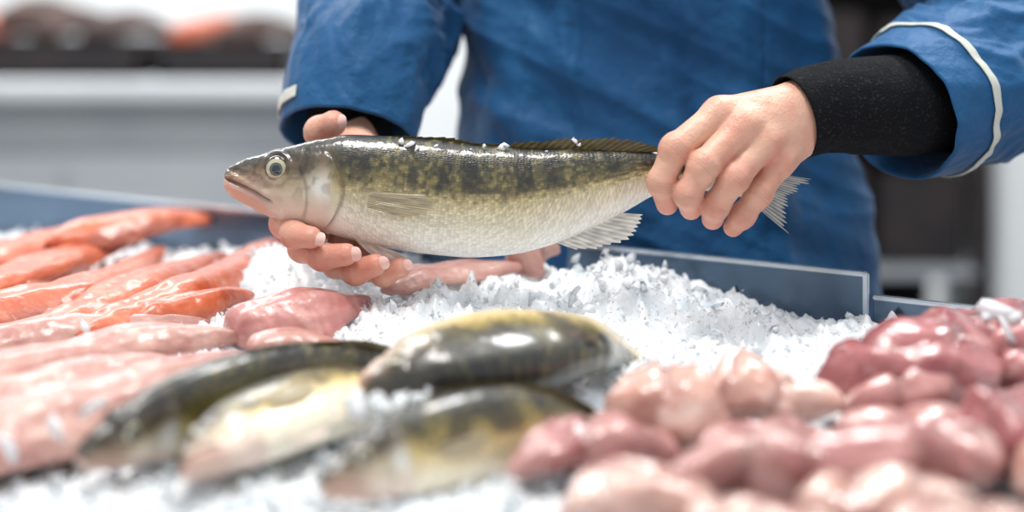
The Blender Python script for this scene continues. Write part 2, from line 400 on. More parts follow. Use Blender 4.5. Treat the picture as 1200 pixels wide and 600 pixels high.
# ------------------------------------------------------------------ hands
def hand(name,root,fingers,thumb,palm,lo,hi,nails):
    def fn(P):
        f=None
        for ch in fingers+[thumb]:
            g=None
            for (a,ra),(b,rb) in zip(ch[:-1],ch[1:]):
                q=cap(P,a,b,ra,rb)
                g=q if g is None else smin(g,q,.005)
            for j in (1,2):
                if j<len(ch)-1:
                    q=cap(P,ch[j][0],ch[j][0]+np.array([0,0,1e-5]),ch[j][1]+.0009,ch[j][1]+.0009); g=smin(g,q,.004)
            f=g if f is None else smin(f,g,.0014)
        p=None
        for a,b,ra,rb in palm:
            q=cap(P,a,b,ra,rb); p=q if p is None else smin(p,q,.010)
        return smin(p,f,.010)
    V,F=surfnet(fn,lo,hi,.00115)
    red=np.zeros(len(V)); tip=np.zeros(len(V))
    for ch in fingers+[thumb]:
        for j in range(len(ch)-1):
            red=np.maximum(red,np.exp(-(np.linalg.norm(V-ch[j][0],axis=1)/.0125)**2)*.9)
        tip=np.maximum(tip,np.exp(-(np.linalg.norm(V-ch[-1][0],axis=1)/.015)**2))
    n=fbm(V[:,0]*60,V[:,1]*60,V[:,2]*60)
    base=L((222,176,152)); r1=L((198,116,98)); r2=L((206,128,112))
    w=np.clip(red*.75+n*.6,0,1)[:,None]; col=base*(1-w)+r1*w
    w=np.clip(tip*.7,0,1)[:,None]; col=col*(1-w)+r2*w
    for ch in fingers+[thumb]:
        for j in range(1,len(ch)-1):
            ax=ch[j+1][0]-ch[j-1][0]; ax/=np.linalg.norm(ax)
            dv=V-ch[j][0]; s=dv@ax; near=np.exp(-(np.linalg.norm(dv,axis=1)/(ch[j][1]*1.35))**4)
            cre=sum(np.exp(-((s-o)/.0008)**2) for o in (-.0036,-.0012,.0014,.0040))*near
            rad=dv-s[:,None]*ax; rn=np.linalg.norm(rad,axis=1)[:,None]+1e-6
            V=V-rad/rn*(cre*.0007)[:,None]; col=col*(1-.24*np.clip(cre,0,1))[:,None]
    ob=mesh(name,V,F,m_skin,root,col)
    sm=ob.modifiers.new('smooth','SMOOTH'); sm.iterations=2; sm.factor=.5
    for (c,ax,nr,wd,ln) in nails:
        ax=np.array(ax,float);ax/=np.linalg.norm(ax); nr=np.array(nr,float); nr-=nr@ax*ax; nr/=np.linalg.norm(nr); sd=np.cross(ax,nr)
        a=np.linspace(-1,1,15); A,B=np.meshgrid(a,a,indexing='ij')
        x=A*np.sqrt(1-B*B/2); y=B*np.sqrt(1-A*A/2)
        P=np.array(c)+ (x*ln)[...,None]*ax+(y*wd)[...,None]*sd+((-.55*(y**2)*wd-.18*x**2*ln))[...,None]*nr
        mesh('nail',P.reshape(-1,3),grid_faces(15,15,False),m_nail,root).modifiers.new('t','SOLIDIFY').thickness=.0007
    return ob
man=empty('fishmonger')
idx=[(G(838,130,-.026),.0125),(G(784,168,-.045),.0118),(G(769,206,-.043),.0108),(G(777,233,-.031),.0092)]
mid=[(G(864,143,-.034),.0125),(G(814,186,-.054),.0118),(G(797,218,-.052),.0106),(G(803,237,-.038),.0092)]
rin=[(G(888,162,-.032),.0122),(G(850,200,-.050),.0115),(G(829,232,-.047),.0104),(G(828,249,-.036),.0090)]
pin=[(G(908,184,-.024),.0112),(G(880,220,-.038),.0102),(G(862,245,-.037),.0094),(G(853,260,-.028),.0082)]
thm=[(G(905,140,.012),.014),(G(862,168,.032),.0125),(G(822,196,.036),.0115),(G(794,214,.026),.0095)]
palm=[(G(935,118,-.002),idx[0][0],.0165,.0125),(G(938,132,-.004),mid[0][0],.0175,.0128),(G(940,148,-.004),rin[0][0],.0170,.0125),
      (G(940,160,.000),pin[0][0],.0165,.0120),(G(935,125,.006),thm[0][0],.017,.0155),
      (G(930,150,.004),G(880,175,-.006),.019,.014),
      (G(935,128,.0),G(1010,122,.022),.0205,.021),(G(938,148,.0),G(1010,136,.022),.0195,.021)]
hand('hand_on_tail',man,[idx,mid,rin,pin],thm,palm,(.085,-.085,.085),(.31,.075,.25),[])
i2=[(G(350,236,.040),.0125),(G(330,264,.012),.0112),(G(348,272,-.014),.0104),(G(370,272,-.028),.0092)]
m2=[(G(372,262,.040),.0128),(G(352,293,.012),.0114),(G(380,298,-.012),.0106),(G(410,292,-.026),.0093)]
r2=[(G(398,276,.038),.0124),(G(392,312,.012),.0112),(G(418,316,-.008),.0104),(G(443,305,-.021),.0092)]
p2=[(G(424,282,.034),.0112),(G(430,316,.010),.0102),(G(450,320,-.004),.0096),(G(471,310,-.014),.0086)]
t2=[(G(392,196,.060),.0145),(G(372,178,.056),.0130),(G(366,160,.046),.0125),(G(384,149,.036),.0115)]
palm2=[(G(398,190,.078),i2[0][0],.0165,.0130),(G(402,194,.078),m2[0][0],.0175,.0132),(G(408,196,.078),r2[0][0],.017,.0128),
       (G(414,196,.076),p2[0][0],.0165,.0120),(G(400,188,.078),t2[0][0],.0165,.0150),(G(402,190,.078),(-.146,.112,.178),.022,.024),((-.146,.112,.178),(-.148,.13,.205),.024,.026)]
hand('hand_under_head',man,[i2,m2,r2,p2],t2,palm2,(-.225,-.05,.055),(-.075,.165,.23),
     [(G(379,271,-.0365),(1,-.45,.0),(.45,-1,.25),.0058,.0068),(G(419,290,-.0345),(1,-.45,.25),(.45,-1,.2),.0062,.0072),
      (G(451,302,-.0297),(1,-.45,.4),(.45,-1,.2),.0058,.0068),(G(478,306,-.0220),(1,-.4,.4),(.45,-1,.2),.005,.006),
      (G(392,146,.0258),(1,-.6,.5),(.1,-1,.35),.0065,.008)])

# ------------------------------------------------------------------ clothing
def tube(name,pts,rad,N,Mr,mat,parent,up=(0,0,1),disp=None,lip=0):
    P=cr(pts,N); R=cr([tuple(r) for r in rad],N)
    T=np.gradient(P,axis=0); T/=np.linalg.norm(T,axis=1)[:,None]
    U=np.zeros_like(P); u=np.array(up,float); u-=(u@T[0])*T[0]; u/=np.linalg.norm(u)
    for i in range(N):
        u=u-(u@T[i])*T[i]; u/=np.linalg.norm(u); U[i]=u
    W=np.cross(T,U)
    arc=np.concatenate([[0],np.cumsum(np.linalg.norm(np.diff(P,axis=0),axis=1))])
    th=np.linspace(0,2*np.pi,Mr,endpoint=False)
    S_,Th=np.meshgrid(arc,th,indexing='ij')
    r0=R[:,0][:,None]; r1=R[:,1][:,None]
    d=disp(S_,Th,arc[-1]) if disp is not None else 0*S_
    V=P[:,None,:]+W[:,None,:]*((r0+d)*np.cos(Th))[...,None]+U[:,None,:]*((r1+d)*np.sin(Th))[...,None]
    surf=V.copy()
    if lip>0:
        base=V[-1]; cen=P[-1]
        rings=[]
        for sh,back in ((.97,-.0015),(.94,.002),(.93,.02),(.90,.06)):
            rings.append(cen+(base-cen)*sh-T[-1]*back)
        V=np.concatenate([V,np.array(rings)],0)
    n=V.shape[0]
    return mesh(name,V.reshape(-1,3),grid_faces(n,Mr),mat,parent),(P,surf,arc)
def ring_strip(name,info,s0,s1,mat,parent,off=.0014,sector=None):
    P,surf,arc=info
    sel=np.where((arc>=s0)&(arc<=s1))[0]
    V=[]
    for i in sel:
        r=surf[i]-P[i]; V.append(surf[i]+r/np.linalg.norm(r,axis=1)[:,None]*off)
    V=np.array(V)
    wrap=True
    if sector is not None:
        r=surf[sel[0]]-P[sel[0]]; r/=np.linalg.norm(r,axis=1)[:,None]
        k=r@(np.array(sector[0],float)/np.linalg.norm(sector[0]))>sector[1]
        j0=np.argmax(k & ~np.roll(k,1)); V=np.roll(V,-j0,axis=1)[:,:k.sum()]; wrap=False
    o=mesh(name,V.reshape(-1,3),grid_faces(len(sel),V.shape[1],wrap),mat,parent)
    o.modifiers.new('t','SOLIDIFY').thickness=.0012
def folds(seed,amp,fs=16.,ft=1.2):
    def f(s,th,Ltot):
        a=ridge(s*fs+np.cos(th+seed)*ft*1.3,np.cos(th)*ft+seed,np.sin(th)*ft+seed,2)-.3
        b=fbm(s*9+seed,np.cos(th)*1.8,np.sin(th)*1.8,3)
        c=ridge(s*34+np.cos(th*2+seed)*1.5,np.cos(th)*1.6+seed+5,np.sin(th)*1.6+seed,2)-.3
        end=ss(.02,.11,Ltot-s)*.85+.15
        return amp*(a*.9+b*1.2+c*.45)*end
    return f
sl_pts=[(.30,.31,.54),(.395,.285,.46),(.475,.235,.355),(.500,.185,.285),(.450,.135,.246),(.392,.088,.222),(.338,.050,.206)]
sl_rad=[(.085,.085),(.085,.088),(.088,.092),(.092,.092),(.082,.084),(.073,.075),(.063,.066)]
_,inf=tube('sleeve_left_arm',sl_pts,sl_rad,300,180,m_jacket,man,disp=folds(3.1,.016),lip=1)
tot=inf[2][-1]
ring_strip('reflective_strip_left',inf,tot-.048,tot-.039,m_strip,man)
ring_strip('cuff_seam_left',inf,tot-.016,tot-.0145,m_jacket,man,off=.0008)
tube('knit_sleeve_left',[(.44,.125,.24),(.39,.085,.222),(.345,.052,.213),(.300,.028,.214),(.264,.012,.2125),(.238,.0,.2055)],
     [(.045,.047),(.045,.048),(.043,.046),(.040,.042),(.036,.038),(.032,.0365)],120,90,m_knit,man,
     disp=lambda s,t,l: .0022*fbm(s*40,np.cos(t)*2,np.sin(t)*2)*2*ss(0,.02,l-s),lip=1)
sr_pts=[(-.03,.32,.54),(-.085,.325,.45),(-.114,.32,.35),(-.126,.275,.292),(-.136,.205,.268),(-.147,.155,.230),(-.153,.125,.178)]
sr_rad=[(.082,.082),(.078,.082),(.074,.080),(.076,.080),(.074,.076),(.070,.070),(.066,.064)]
_,inf=tube('sleeve_right_arm',sr_pts,sr_rad,300,180,m_jacket,man,disp=folds(8.4,.019),lip=1)
tot=inf[2][-1]
ring_strip('reflective_strip_right',inf,tot-.026,tot-.014,m_strip,man,sector=((-1,-.2,0),.75))
tube('knit_sleeve_right',[(-.145,.17,.245),(-.150,.145,.215),(-.150,.125,.180),(-.148,.105,.165)],
     [(.042,.042),(.042,.042),(.038,.040),(.033,.034)],60,80,m_knit,man,lip=1)
def torso():
    N,Mr=320,460
    prof_=[(-.15,.160,.30,.225,.150),(-.05,.160,.30,.222,.145),(.05,.155,.305,.216,.138),(.15,.145,.31,.208,.130),(.25,.135,.315,.203,.128),
           (.35,.13,.32,.205,.13),(.45,.13,.325,.208,.125),(.51,.13,.33,.190,.105),(.55,.13,.335,.135,.085),(.585,.13,.335,.080,.072),(.63,.13,.33,.068,.068)]
    A=cr(prof_,N)
    th=np.linspace(0,2*np.pi,Mr,endpoint=False)
    Z,Th=np.meshgrid(A[:,0],th,indexing='ij')
    cx,cy,rx,ry=[A[:,i][:,None] for i in (1,2,3,4)]
    X=cx+rx*np.sign(np.cos(Th))*np.abs(np.cos(Th))**.85; Y=cy+ry*np.sign(np.sin(Th))*np.abs(np.sin(Th))**.85
    d=.038*(ridge(X*9+Z*2.2,Z*1.4+2,Y*3,2)-.35)+.026*fbm(X*9-Z*4,Z*3.0,Y*5,3)+.015*fbm(X*30+Z*10,Z*8,Y*8,2)
    d+=.014*(ridge(X*5+Z*13,Z*9+X*6,Y*3,2)-.3)
    d*=(1-ss(.5,.56,Z))
    xx=X-(.012+.02*(Z-.3)); d+=.0035*ss(0,.0025,xx)*(1-ss(.055,.0575,xx))*(Y<cy)
    d-=.002*np.exp(-((xx-.05)/.0012)**2)*(Y<cy)
    d-=.003*np.exp(-((X-.245-.03*(.3-Z))/.0016)**2)*(Y<cy)
    X=X+d*np.cos(Th); Y=Y+d*np.sin(Th)
    V=np.stack([X,Y,Z],-1)
    base=V[0]; cen=np.array([A[0,1],A[0,2],A[0,0]])
    V=np.concatenate([[cen+(base-cen)*.9+[0,0,.05]],[cen+(base-cen)*.985],V],0)
    mesh('jacket_body',V.reshape(-1,3),grid_faces(V.shape[0],Mr),m_jacket,man)
torso()
for nm,sx in (('leg_left',.07),('leg_right',-.07)):
    tube(nm,[(.16+sx,.31,.0),(.16+sx*1.15,.30,-.2),(.16+sx*1.3,.295,-.45),(.16+sx*1.35,.31,-.7),(.16+sx*1.35,.32,-.86)],
         [(.095,.1),(.085,.09),(.066,.07),(.058,.06),(.052,.052)],60,40,m_trouser,man,up=(0,1,0))
    def shoe(P,sx=sx): 
        return np.maximum(smin(cap(P,(.16+sx*1.35,.33,-.845),(.16+sx*1.5,.17,-.865),.045,.038),cap(P,(.16+sx*1.35,.33,-.86),(.16+sx*1.35,.33,-.78),.045,.05),.03),-.899-P[:,2])
    V,F=surfnet(shoe,(.16+sx*1.4-.1,.09,-.91),(.16+sx*1.4+.1,.41,-.72),.006); mesh('shoe',V,F,m_dark,man)
hc=np.array([.13,.30,.76])
def headf(P):
    h=ell(P,hc+[0,.01,.03],(.075,.095,.10)); h=smin(h,ell(P,hc+[0,-.03,-.045],(.056,.062,.062)),.04)
    h=smin(h,cap(P,hc+[0,.02,-.08],hc+[0,.035,-.19],.052,.060),.03)
    h=smin(h,cap(P,hc+[0,-.088,.005],hc+[0,-.112,-.028],.009,.014),.014)
    h=smin(h,cap(P,hc+[-.03,-.082,.03],hc+[.03,-.082,.03],.012,.012),.02)
    for s in (-1,1):
        h=smin(h,ell(P,hc+[s*.078,.012,-.005],(.009,.02,.032)),.008)
        h=np.maximum(h,-ell(P,hc+[s*.032,-.1,.008],(.017,.016,.010)))
    h=smin(h,cap(P,hc+[-.018,-.088,-.058],hc+[.018,-.088,-.058],.007,.007),.008)
    return h
V,F=surfnet(headf,hc-[.11,.14,.20],hc+[.11,.13,.15],.004)
col=np.tile(L((222,176,154)),(len(V),1)); mesh('head',V,F,m_skin,man,col)
def hairf(P):
    o=ell(P,hc+[0,.018,.038],(.084,.102,.104))
    face=.05+hc[2]-P[:,2]-1.1*(P[:,1]-hc[1])
    return np.maximum(o,face)
V,F=surfnet(hairf,hc-[.11,.14,.16],hc+[.11,.15,.17],.005); mesh('hair',V,F,m_hair,man)
for s in (-1,1):
    V,F=surfnet(lambda P:ell(P,hc+[s*.032,-.083,.008],(.012,.012,.011)),hc+[s*.032-.02,-.105,-.01],hc+[s*.032+.02,-.06,.03],.002)
    mesh('eye',V,F,m_eye,man,np.tile(L((90,70,60)),(len(V),1)))

# ------------------------------------------------------------------ counter tray (back edge runs diagonally)
ua=np.array([.848,-.530]); va=np.array([.530,.848]); V0=.176; ANG=math.atan2(-.530,.848)
counter=empty('fish_display_counter')
box('cabinet',(-1.7,-.66,-.90),(1.3,.185,-.06),m_cab,counter,.01,ANG)
box('plinth',(-1.66,-.63,-.90),(1.26,.15,-.82),m_grey,counter,.004,ANG)
box('tray_floor',(-1.7,-.66,-.062),(1.3,.19,-.045),m_steel,counter,.002,ANG)
box('front_lip',(-1.7,-.67,-.05),(1.3,-.655,.035),m_steel,counter,.003,ANG)
def panel(nm,u0,u1,zt,v=V0):
    box(nm,(u0,v-.0015,-.05),(u1,v+.0015,zt),m_steel,counter,.0008,ANG)
    box(nm+'_rim',(u0,v-.003,zt-.0025),(u1,v+.006,zt+.0012),m_steel2,counter,.001,ANG)
panel('back_panel',-1.7,.247,.070)
box('panel_end',(.2455,V0-.0035,-.05),(.2505,V0+.0015,.071),m_steel2,counter,.001,ANG)
panel('back_panel_low',.252,1.3,.050,V0+.006)
box('side_left',(-1.7,-.66,-.05),(-1.695,V0,.07),m_steel,counter,.001,ANG)
box('side_right',(1.295,-.66,-.05),(1.3,V0,.05),m_steel,counter,.001,ANG)

# ------------------------------------------------------------------ ice
def Hb(x,y):
    h=.004+.034*ss(-.28,.0,y)
    h+=.022*np.exp(-(((x-.105)/.06)**2+((y-.070)/.05)**2))
    h+=.014*np.exp(-(((x+.02)/.09)**2+((y-.04)/.07)**2))
    h+=.034*np.exp(-(((x+.215)/.055)**2+((y-.14)/.07)**2))
    h-=.012*ss(.15,.4,x)
    h-=.02*ss(.2,.6,y)
    h-=.012*ss(-.2,-.4,x)
    return h
def Hn(x,y):
    f=.35+.65*ss(-.35,-.1,y)
    return Hb(x,y)+.034*fbm(x*20,y*20,0,2)*f+.016*(ridge(x*42,y*42,3,2)-.3)*f+.009*(ridge(x*100,y*100,5,2)-.3)*f+.007*fbm(x*210,y*210,7,2)
us=np.arange(-1.25,.95,.0026); vs=np.arange(-.65,V0-.003,.0026)
Ug,Vg=np.meshgrid(us,vs,indexing='ij')
Xg=ua[0]*Ug+va[0]*Vg; Yg=ua[1]*Ug+va[1]*Vg
Zg=Hn(Xg,Yg)
ice=empty('crushed_ice_bed')
Pi=np.stack([Xg,Yg,Zg],-1)
mesh('ice_surface',Pi.reshape(-1,3),grid_faces(len(us),len(vs),False)[:,::-1],m_ice,ice)
def hull(seed,spiky=1.0):
    r=np.random.default_rng(seed); bm=bmesh.new()
    n=11
    p=r.normal(size=(n,3)); p/=np.linalg.norm(p,axis=1)[:,None]; p*=(.5+.5*r.random((n,1))); p*=np.array([1.0,.8,.45])*np.array([spiky,1,1])
    for q in p: bm.verts.new(q)
    res=bmesh.ops.convex_hull(bm,input=bm.verts[:])
    junk=[g for g in res['geom_interior'] if isinstance(g,bmesh.types.BMVert)]
    bmesh.ops.delete(bm,geom=junk,context='VERTS')
    bmesh.ops.triangulate(bm,faces=bm.faces[:]); bm.verts.index_update()
    V=np.array([v.co[:] for v in bm.verts]); F=np.array([[v.index for v in f.verts] for f in bm.faces]); bm.free(); return V,F
temps=[hull(i,.9+.3*(i%3)) for i in range(14)]
def scatter(nm,pts,sizes,mat,parent):
    VV=[];FF=[];o=0
    for p,s in zip(pts,sizes):
        V,F=temps[random.randrange(14)]
        q=rng.normal(size=4); q/=np.linalg.norm(q); w,x,y,z=q
        R=np.array([[1-2*(y*y+z*z),2*(x*y-z*w),2*(x*z+y*w)],[2*(x*y+z*w),1-2*(x*x+z*z),2*(y*z-x*w)],[2*(x*z-y*w),2*(y*z+x*w),1-2*(x*x+y*y)]])
        VV.append(V@R.T*s+p); FF.append(F+o); o+=len(V)
    return mesh(nm,np.vstack(VV),np.vstack(FF),mat,parent,smooth=False)
def icepts(n,x0,x1,y0,y1):
    out=[]
    while len(out)<n:
        x=rng.uniform(x0,x1,n); y=rng.uniform(y0,y1,n)
        v=va[0]*x+va[1]*y; k=(v<V0-.012)&(v>-.63)
        out+=list(zip(x[k],y[k]))
    return np.array(out[:n])
a=icepts(11000,-.5,.5,-.15,.3); s=.0008+.0024*rng.random(len(a))**3
scatter('ice_crumbs',np.column_stack([a,Hn(a[:,0],a[:,1])+s*.3]),s,m_chip,ice)
a=icepts(420,-.5,.5,-.15,.3); s=.003+.007*rng.random(len(a))**2.5
scatter('ice_chips',np.column_stack([a,Hn(a[:,0],a[:,1])+s*.2]),s,m_clear,ice)
a=icepts(2200,-.42,.45,-.52,-.12); s=.003+.007*rng.random(len(a))**2
scatter('ice_chips_front',np.column_stack([a,Hn(a[:,0],a[:,1])+s*.3]),s,m_chip,ice)
a=icepts(600,-.42,.45,-.52,-.22); s=.005+.008*rng.random(len(a))**2
scatter('clear_ice_front',np.column_stack([a,Hn(a[:,0],a[:,1])+s*.5]),s,m_clear,ice)
a=icepts(1500,-.9,-.2,.1,.75); s=.003+.007*rng.random(len(a))**2
scatter('ice_chips_back',np.column_stack([a,Hn(a[:,0],a[:,1])+s*.3]),s,m_chip,ice)
a=np.column_stack([rng.normal(.10,.045,70),rng.normal(.07,.028,70)]); k=(a@va)<V0-.016; a=a[k]
s=.003+.009*rng.random(len(a))**2.4
scatter('ice_shards',np.column_stack([a,Hn(a[:,0],a[:,1])+s*.5*rng.random(len(a))+.001]),s,m_chip,ice)
a=np.column_stack([rng.normal(-.02,.10,70),rng.normal(.05,.04,70)]); k=(a@va)<V0-.016; a=a[k]; s=.003+.008*rng.random(len(a))**2
scatter('ice_shards_middle',np.column_stack([a,Hn(a[:,0],a[:,1])+s*.5]),s,m_chip,ice)
for i,(u,v,sz) in enumerate([(480,169,.010),(472,166,.007),(491,173,.0065),(586,171,.0065),(592,169,.004),(672,164,.0065),(678,168,.004),(622,188,.003),(553,174,.003),(440,178,.003),(522,180,.0025),(405,172,.0025),(640,176,.003),(568,170,.0035),(512,170,.003)]):
    p=G(u,v,-.010); scatter('ice_flake',[p],[sz],m_ice,held)

# ------------------------------------------------------------------ whole fish on the ice
def lay(name,pts,scale,up,seed,fat=1.0,par=None):
    n=len(pts); par=par or list(np.linspace(0,620,n))
    return build_fish(name,par,pts,scale,up,N=200,Mr=80,seed=seed,gold=1,fat=fat,dors=.5)
lay('zander_fish',[(-.100,-.242,.036),(-.050,-.212,.048),(.005,-.176,.051),(.060,-.134,.047),(.105,-.055,.012)],.60e-3,(-.25,-.9,-.05),3,fat=1.27)
lay('zander_fish',[(-.262,-.340,.026),(-.215,-.275,.034),(-.16,-.20,.032),(-.10,-.135,.024),(-.05,-.07,-.01)],.50e-3,(.3,.0,1),11,fat=.95)
lay('zander_fish',[(-.196,-.356,.024),(-.165,-.30,.032),(-.118,-.235,.032),(-.07,-.185,.020),(-.03,-.13,-.005)],.48e-3,(-.3,1,.35),17,fat=.95)
lay('zander_fish',[(-.110,-.380,.022),(-.060,-.335,.028),(-.005,-.285,.026),(.045,-.25,.014),(.09,-.21,-.015)],.45e-3,(.1,.45,1),23,fat=.95)
# crushed ice caught between the fish
a=np.column_stack([rng.normal(-.085,.022,40),rng.normal(-.275,.02,40)]); s=.004+.006*rng.random(40)
scatter('ice_between_fish',np.column_stack([a,.036+.012*rng.random(40)]),s,m_chip,ice)
a=np.column_stack([rng.normal(.10,.03,60),rng.normal(-.20,.03,60)]); s=.004+.006*rng.random(60)
scatter('ice_between_fish',np.column_stack([a,Hn(a[:,0],a[:,1])+.004]),s,m_chip,ice)

# ------------------------------------------------------------------ fillets and flesh pieces
def flesh(name,pts,w,t,mat,colf,seed,lump=.12,N=120,Mr=64,blunt=.5):
    root=empty(name)
    P=cr(pts,N); T=np.gradient(P,axis=0); T/=np.linalg.norm(T,axis=1)[:,None]
    up=np.array([0,0,1.]); U=up-(T@up)[:,None]*T; U/=np.linalg.norm(U,axis=1)[:,None]; W=np.cross(T,U)
    s=np.linspace(0,1,N); q=np.minimum(s/.16,1)**blunt*np.minimum((1-s)/.55,1)**(blunt*1.3); q=np.clip(q,.02,1)
    q=np.convolve(np.pad(q,3,'edge'),np.ones(7)/7,'valid')
    q*=1+.4*(vn(s*5+seed,s*0+seed)-.5)
    bend=.25*w*np.sin(s*6+seed)
    P=P+W*bend[:,None]
    th=np.linspace(0,2*np.pi,Mr,endpoint=False); S,Th=np.meshgrid(s,th,indexing='ij'); Q=q[:,None]
    c,sn=np.cos(Th),np.sin(Th)
    yy=w*Q*np.sign(c)*np.abs(c)**.75; zz=t*Q**.6*np.where(sn>0,np.abs(sn)**1.1,-.45*np.abs(sn))
    ln=np.linalg.norm(np.array(pts[-1],float)-np.array(pts[0],float))
    f=1+lump*4*fbm(S*ln*28+seed,c*1.1+seed,sn*1.1,3)
    gro=.14*np.exp(-(yy/(w*.12))**2)*(sn>0)
    f=f-gro
    droop=-.35*t*(yy/w)**2
    V=P[:,None,:]+W[:,None,:]*(yy*f)[...,None]+U[:,None,:]*(zz*f+droop)[...,None]
    ch=.5+.5*np.sin((S*ln*520)+np.abs(yy)/w*3.2+fbm(S*9+seed,c*2)*9)
    nz=fbm(S*ln*40+seed,c*1.5,sn*1.5,4)+.5
    col=colf(S,yy/w,sn,ch,nz)
    F=grid_faces(N,Mr); n=N*Mr
    capf=[tuple(range(Mr)),tuple(range(n-Mr,n))[::-1]]
    mesh('flesh',V.reshape(-1,3),[tuple(x) for x in F[:,::-1]]+capf,mat,root,col.reshape(-1,3))
    return root
def mixc(a,b,w): return L(a)*(1-w[...,None])+L(b)*w[...,None]
def c_salmon(S,y,sn,ch,nz):
    c=mixc((178,74,44),(226,128,88),np.clip(ch*.12+nz*1.1-.2,0,1))
    e=ss(.66,.95,np.abs(y)); c=c*(1-.6*e[...,None])+L((150,100,90))*.6*e[...,None]
    g=np.exp(-(y/.08)**2)*(sn>0)*.3; return c*(1-g[...,None])+L((150,74,58))*g[...,None]
def c_pink(S,y,sn,ch,nz):
    c=mixc((172,112,104),(212,172,158),np.clip(ch*.12+nz*1.1-.15,0,1))
    r=np.exp(-(y/.13)**2)*(sn>0)*.5; return c*(1-r[...,None])+L((160,84,80))*r[...,None]
def c_pinkred(S,y,sn,ch,nz):
    return mixc((178,102,100),(222,172,162),np.clip(ch*.14+nz*1.1-.15,0,1))
sal=[([(-.50,.03,.040),(-.446,.175,.045),(-.423,.42,.035)],.038),([(-.45,-.06,.040),(-.385,.07,.045),(-.372,.35,.035)],.036),
     ([(-.385,-.085,.035),(-.325,.054,.046),(-.305,.285,.04)],.033),([(-.335,-.085,.036),(-.286,.054,.048),(-.238,.315,.05)],.033),
     ([(-.55,.12,.045),(-.50,.26,.045),(-.46,.50,.045)],.038),([(-.305,-.05,.038),(-.27,.01,.042),(-.225,.06,.042)],.022),
     ([(-.52,-.08,.03),(-.47,.02,.045),(-.43,.2,.05)],.032),([(-.47,.25,.055),(-.40,.36,.062),(-.33,.44,.05)],.030)]
for i,(p,w) in enumerate(sal): flesh('salmon_fillet',p,w,.017,m_salmon,c_salmon,i*3.3+1,lump=.10)
pk=[([(-.46,-.09,.028),(-.336,-.058,.036),(-.255,-.01,.036)],.026,.016),([(-.42,-.205,.02),(-.303,-.126,.034),(-.212,-.058,.034)],.030,.020),
    ([(-.40,-.33,.012),(-.275,-.225,.028),(-.185,-.12,.03)],.036,.023),([(-.42,-.27,.015),(-.33,-.20,.030),(-.25,-.13,.03)],.028,.018),
    ([(-.20,-.12,.03),(-.165,-.10,.036),(-.125,-.085,.03)],.024,.014)]
for i,(p,w,t) in enumerate(pk): flesh('white_fish_fillet',p,w,t,m_flesh,c_pink,i*5.1+2,lump=.14)
flesh('pink_fish_fillet',[(-.215,-.075,.034),(-.175,-.035,.044),(-.115,.005,.046)],.034,.024,m_flesh,c_pinkred,4.,lump=.16)
flesh('pink_fish_fillet',[(-.115,.045,.050),(-.055,.075,.058),(.015,.115,.060)],.026,.013,m_flesh,c_pink,9.,lump=.13)
flesh('pink_fish_fillet',[(-.00,.105,.058),(.022,.118,.070),(.045,.118,.072)],.018,.024,m_flesh,c_pink,12.,lump=.16)
def chunk(name,pts,w,t,seed,red):
    p=np.array(pts,float); c=p.mean(0); dv=p[-1]-p[0]; a=math.atan2(dv[1],dv[0]); hl=np.linalg.norm(dv)/2
    ca,sa=math.cos(-a),math.sin(-a)
    R3=(hl+w*.25,w*1.05,t)
    def f(P):
        nx=fbm(P[:,0]*26+seed,P[:,1]*26,P[:,2]*26,2); ny=fbm(P[:,0]*26+seed+31,P[:,1]*26+7,P[:,2]*26,2); nz_=fbm(P[:,0]*26+seed+3,P[:,1]*26+17,P[:,2]*26,2)
        q=P-c; x=q[:,0]*ca-q[:,1]*sa; y=q[:,0]*sa+q[:,1]*ca; z=q[:,2]
        x=x+nx*.030; y=y+ny*.040+.25*w*np.sin(x*38+seed); z=z+nz_*.030
        taper=1+.45*x/R3[0]*(1 if int(seed*10)%2 else -1)
        Q=np.stack([x,y/np.maximum(taper,.4),z/np.maximum(taper*.5+.5,.4)],1)
        g=ell(Q,(0,0,0),R3)
        g=np.maximum(g,(x*math.cos(seed)+y*.6*math.sin(seed)+z*.5)-R3[0]*.72)
        rr=ridge(P[:,0]*30+seed,P[:,1]*30,P[:,2]*16,1)
        return g+.006*np.clip(rr*2,0,1)**2+.004*fbm(P[:,0]*80,P[:,1]*80,P[:,2]*80,2)
    m=max(R3[0],R3[1])*1.35+.012
    V,F=surfnet(f,c-[m,m,t*1.8+.01],c+[m,m,t*1.8+.01],.0030)
    rr=np.clip(ridge(V[:,0]*30+seed,V[:,1]*30,V[:,2]*16,1)*2,0,1)**2
    n=fbm(V[:,0]*45+seed,V[:,1]*45,V[:,2]*45,4)+.5
    lo_,hi_={0:((196,136,118),(236,204,190)),1:((150,80,78),(216,164,156)),2:((134,58,62),(204,134,132))}[red]
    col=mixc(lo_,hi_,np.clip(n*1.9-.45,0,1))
    col=col*(1-.6*rr[:,None])+L((112,54,50))*.6*rr[:,None]  # red-brown grooves: vein colour plus crevice shade put into the colour
    low=1-ss(-.008,.006,V[:,2]-c[2]+.25*t); col=col*(1-.4*low[:,None])+L((96,76,70))*.4*low[:,None]  # darker towards the underside, shade put into the colour
    root=empty(name); mesh('flesh',V,F,m_monk,root,col)
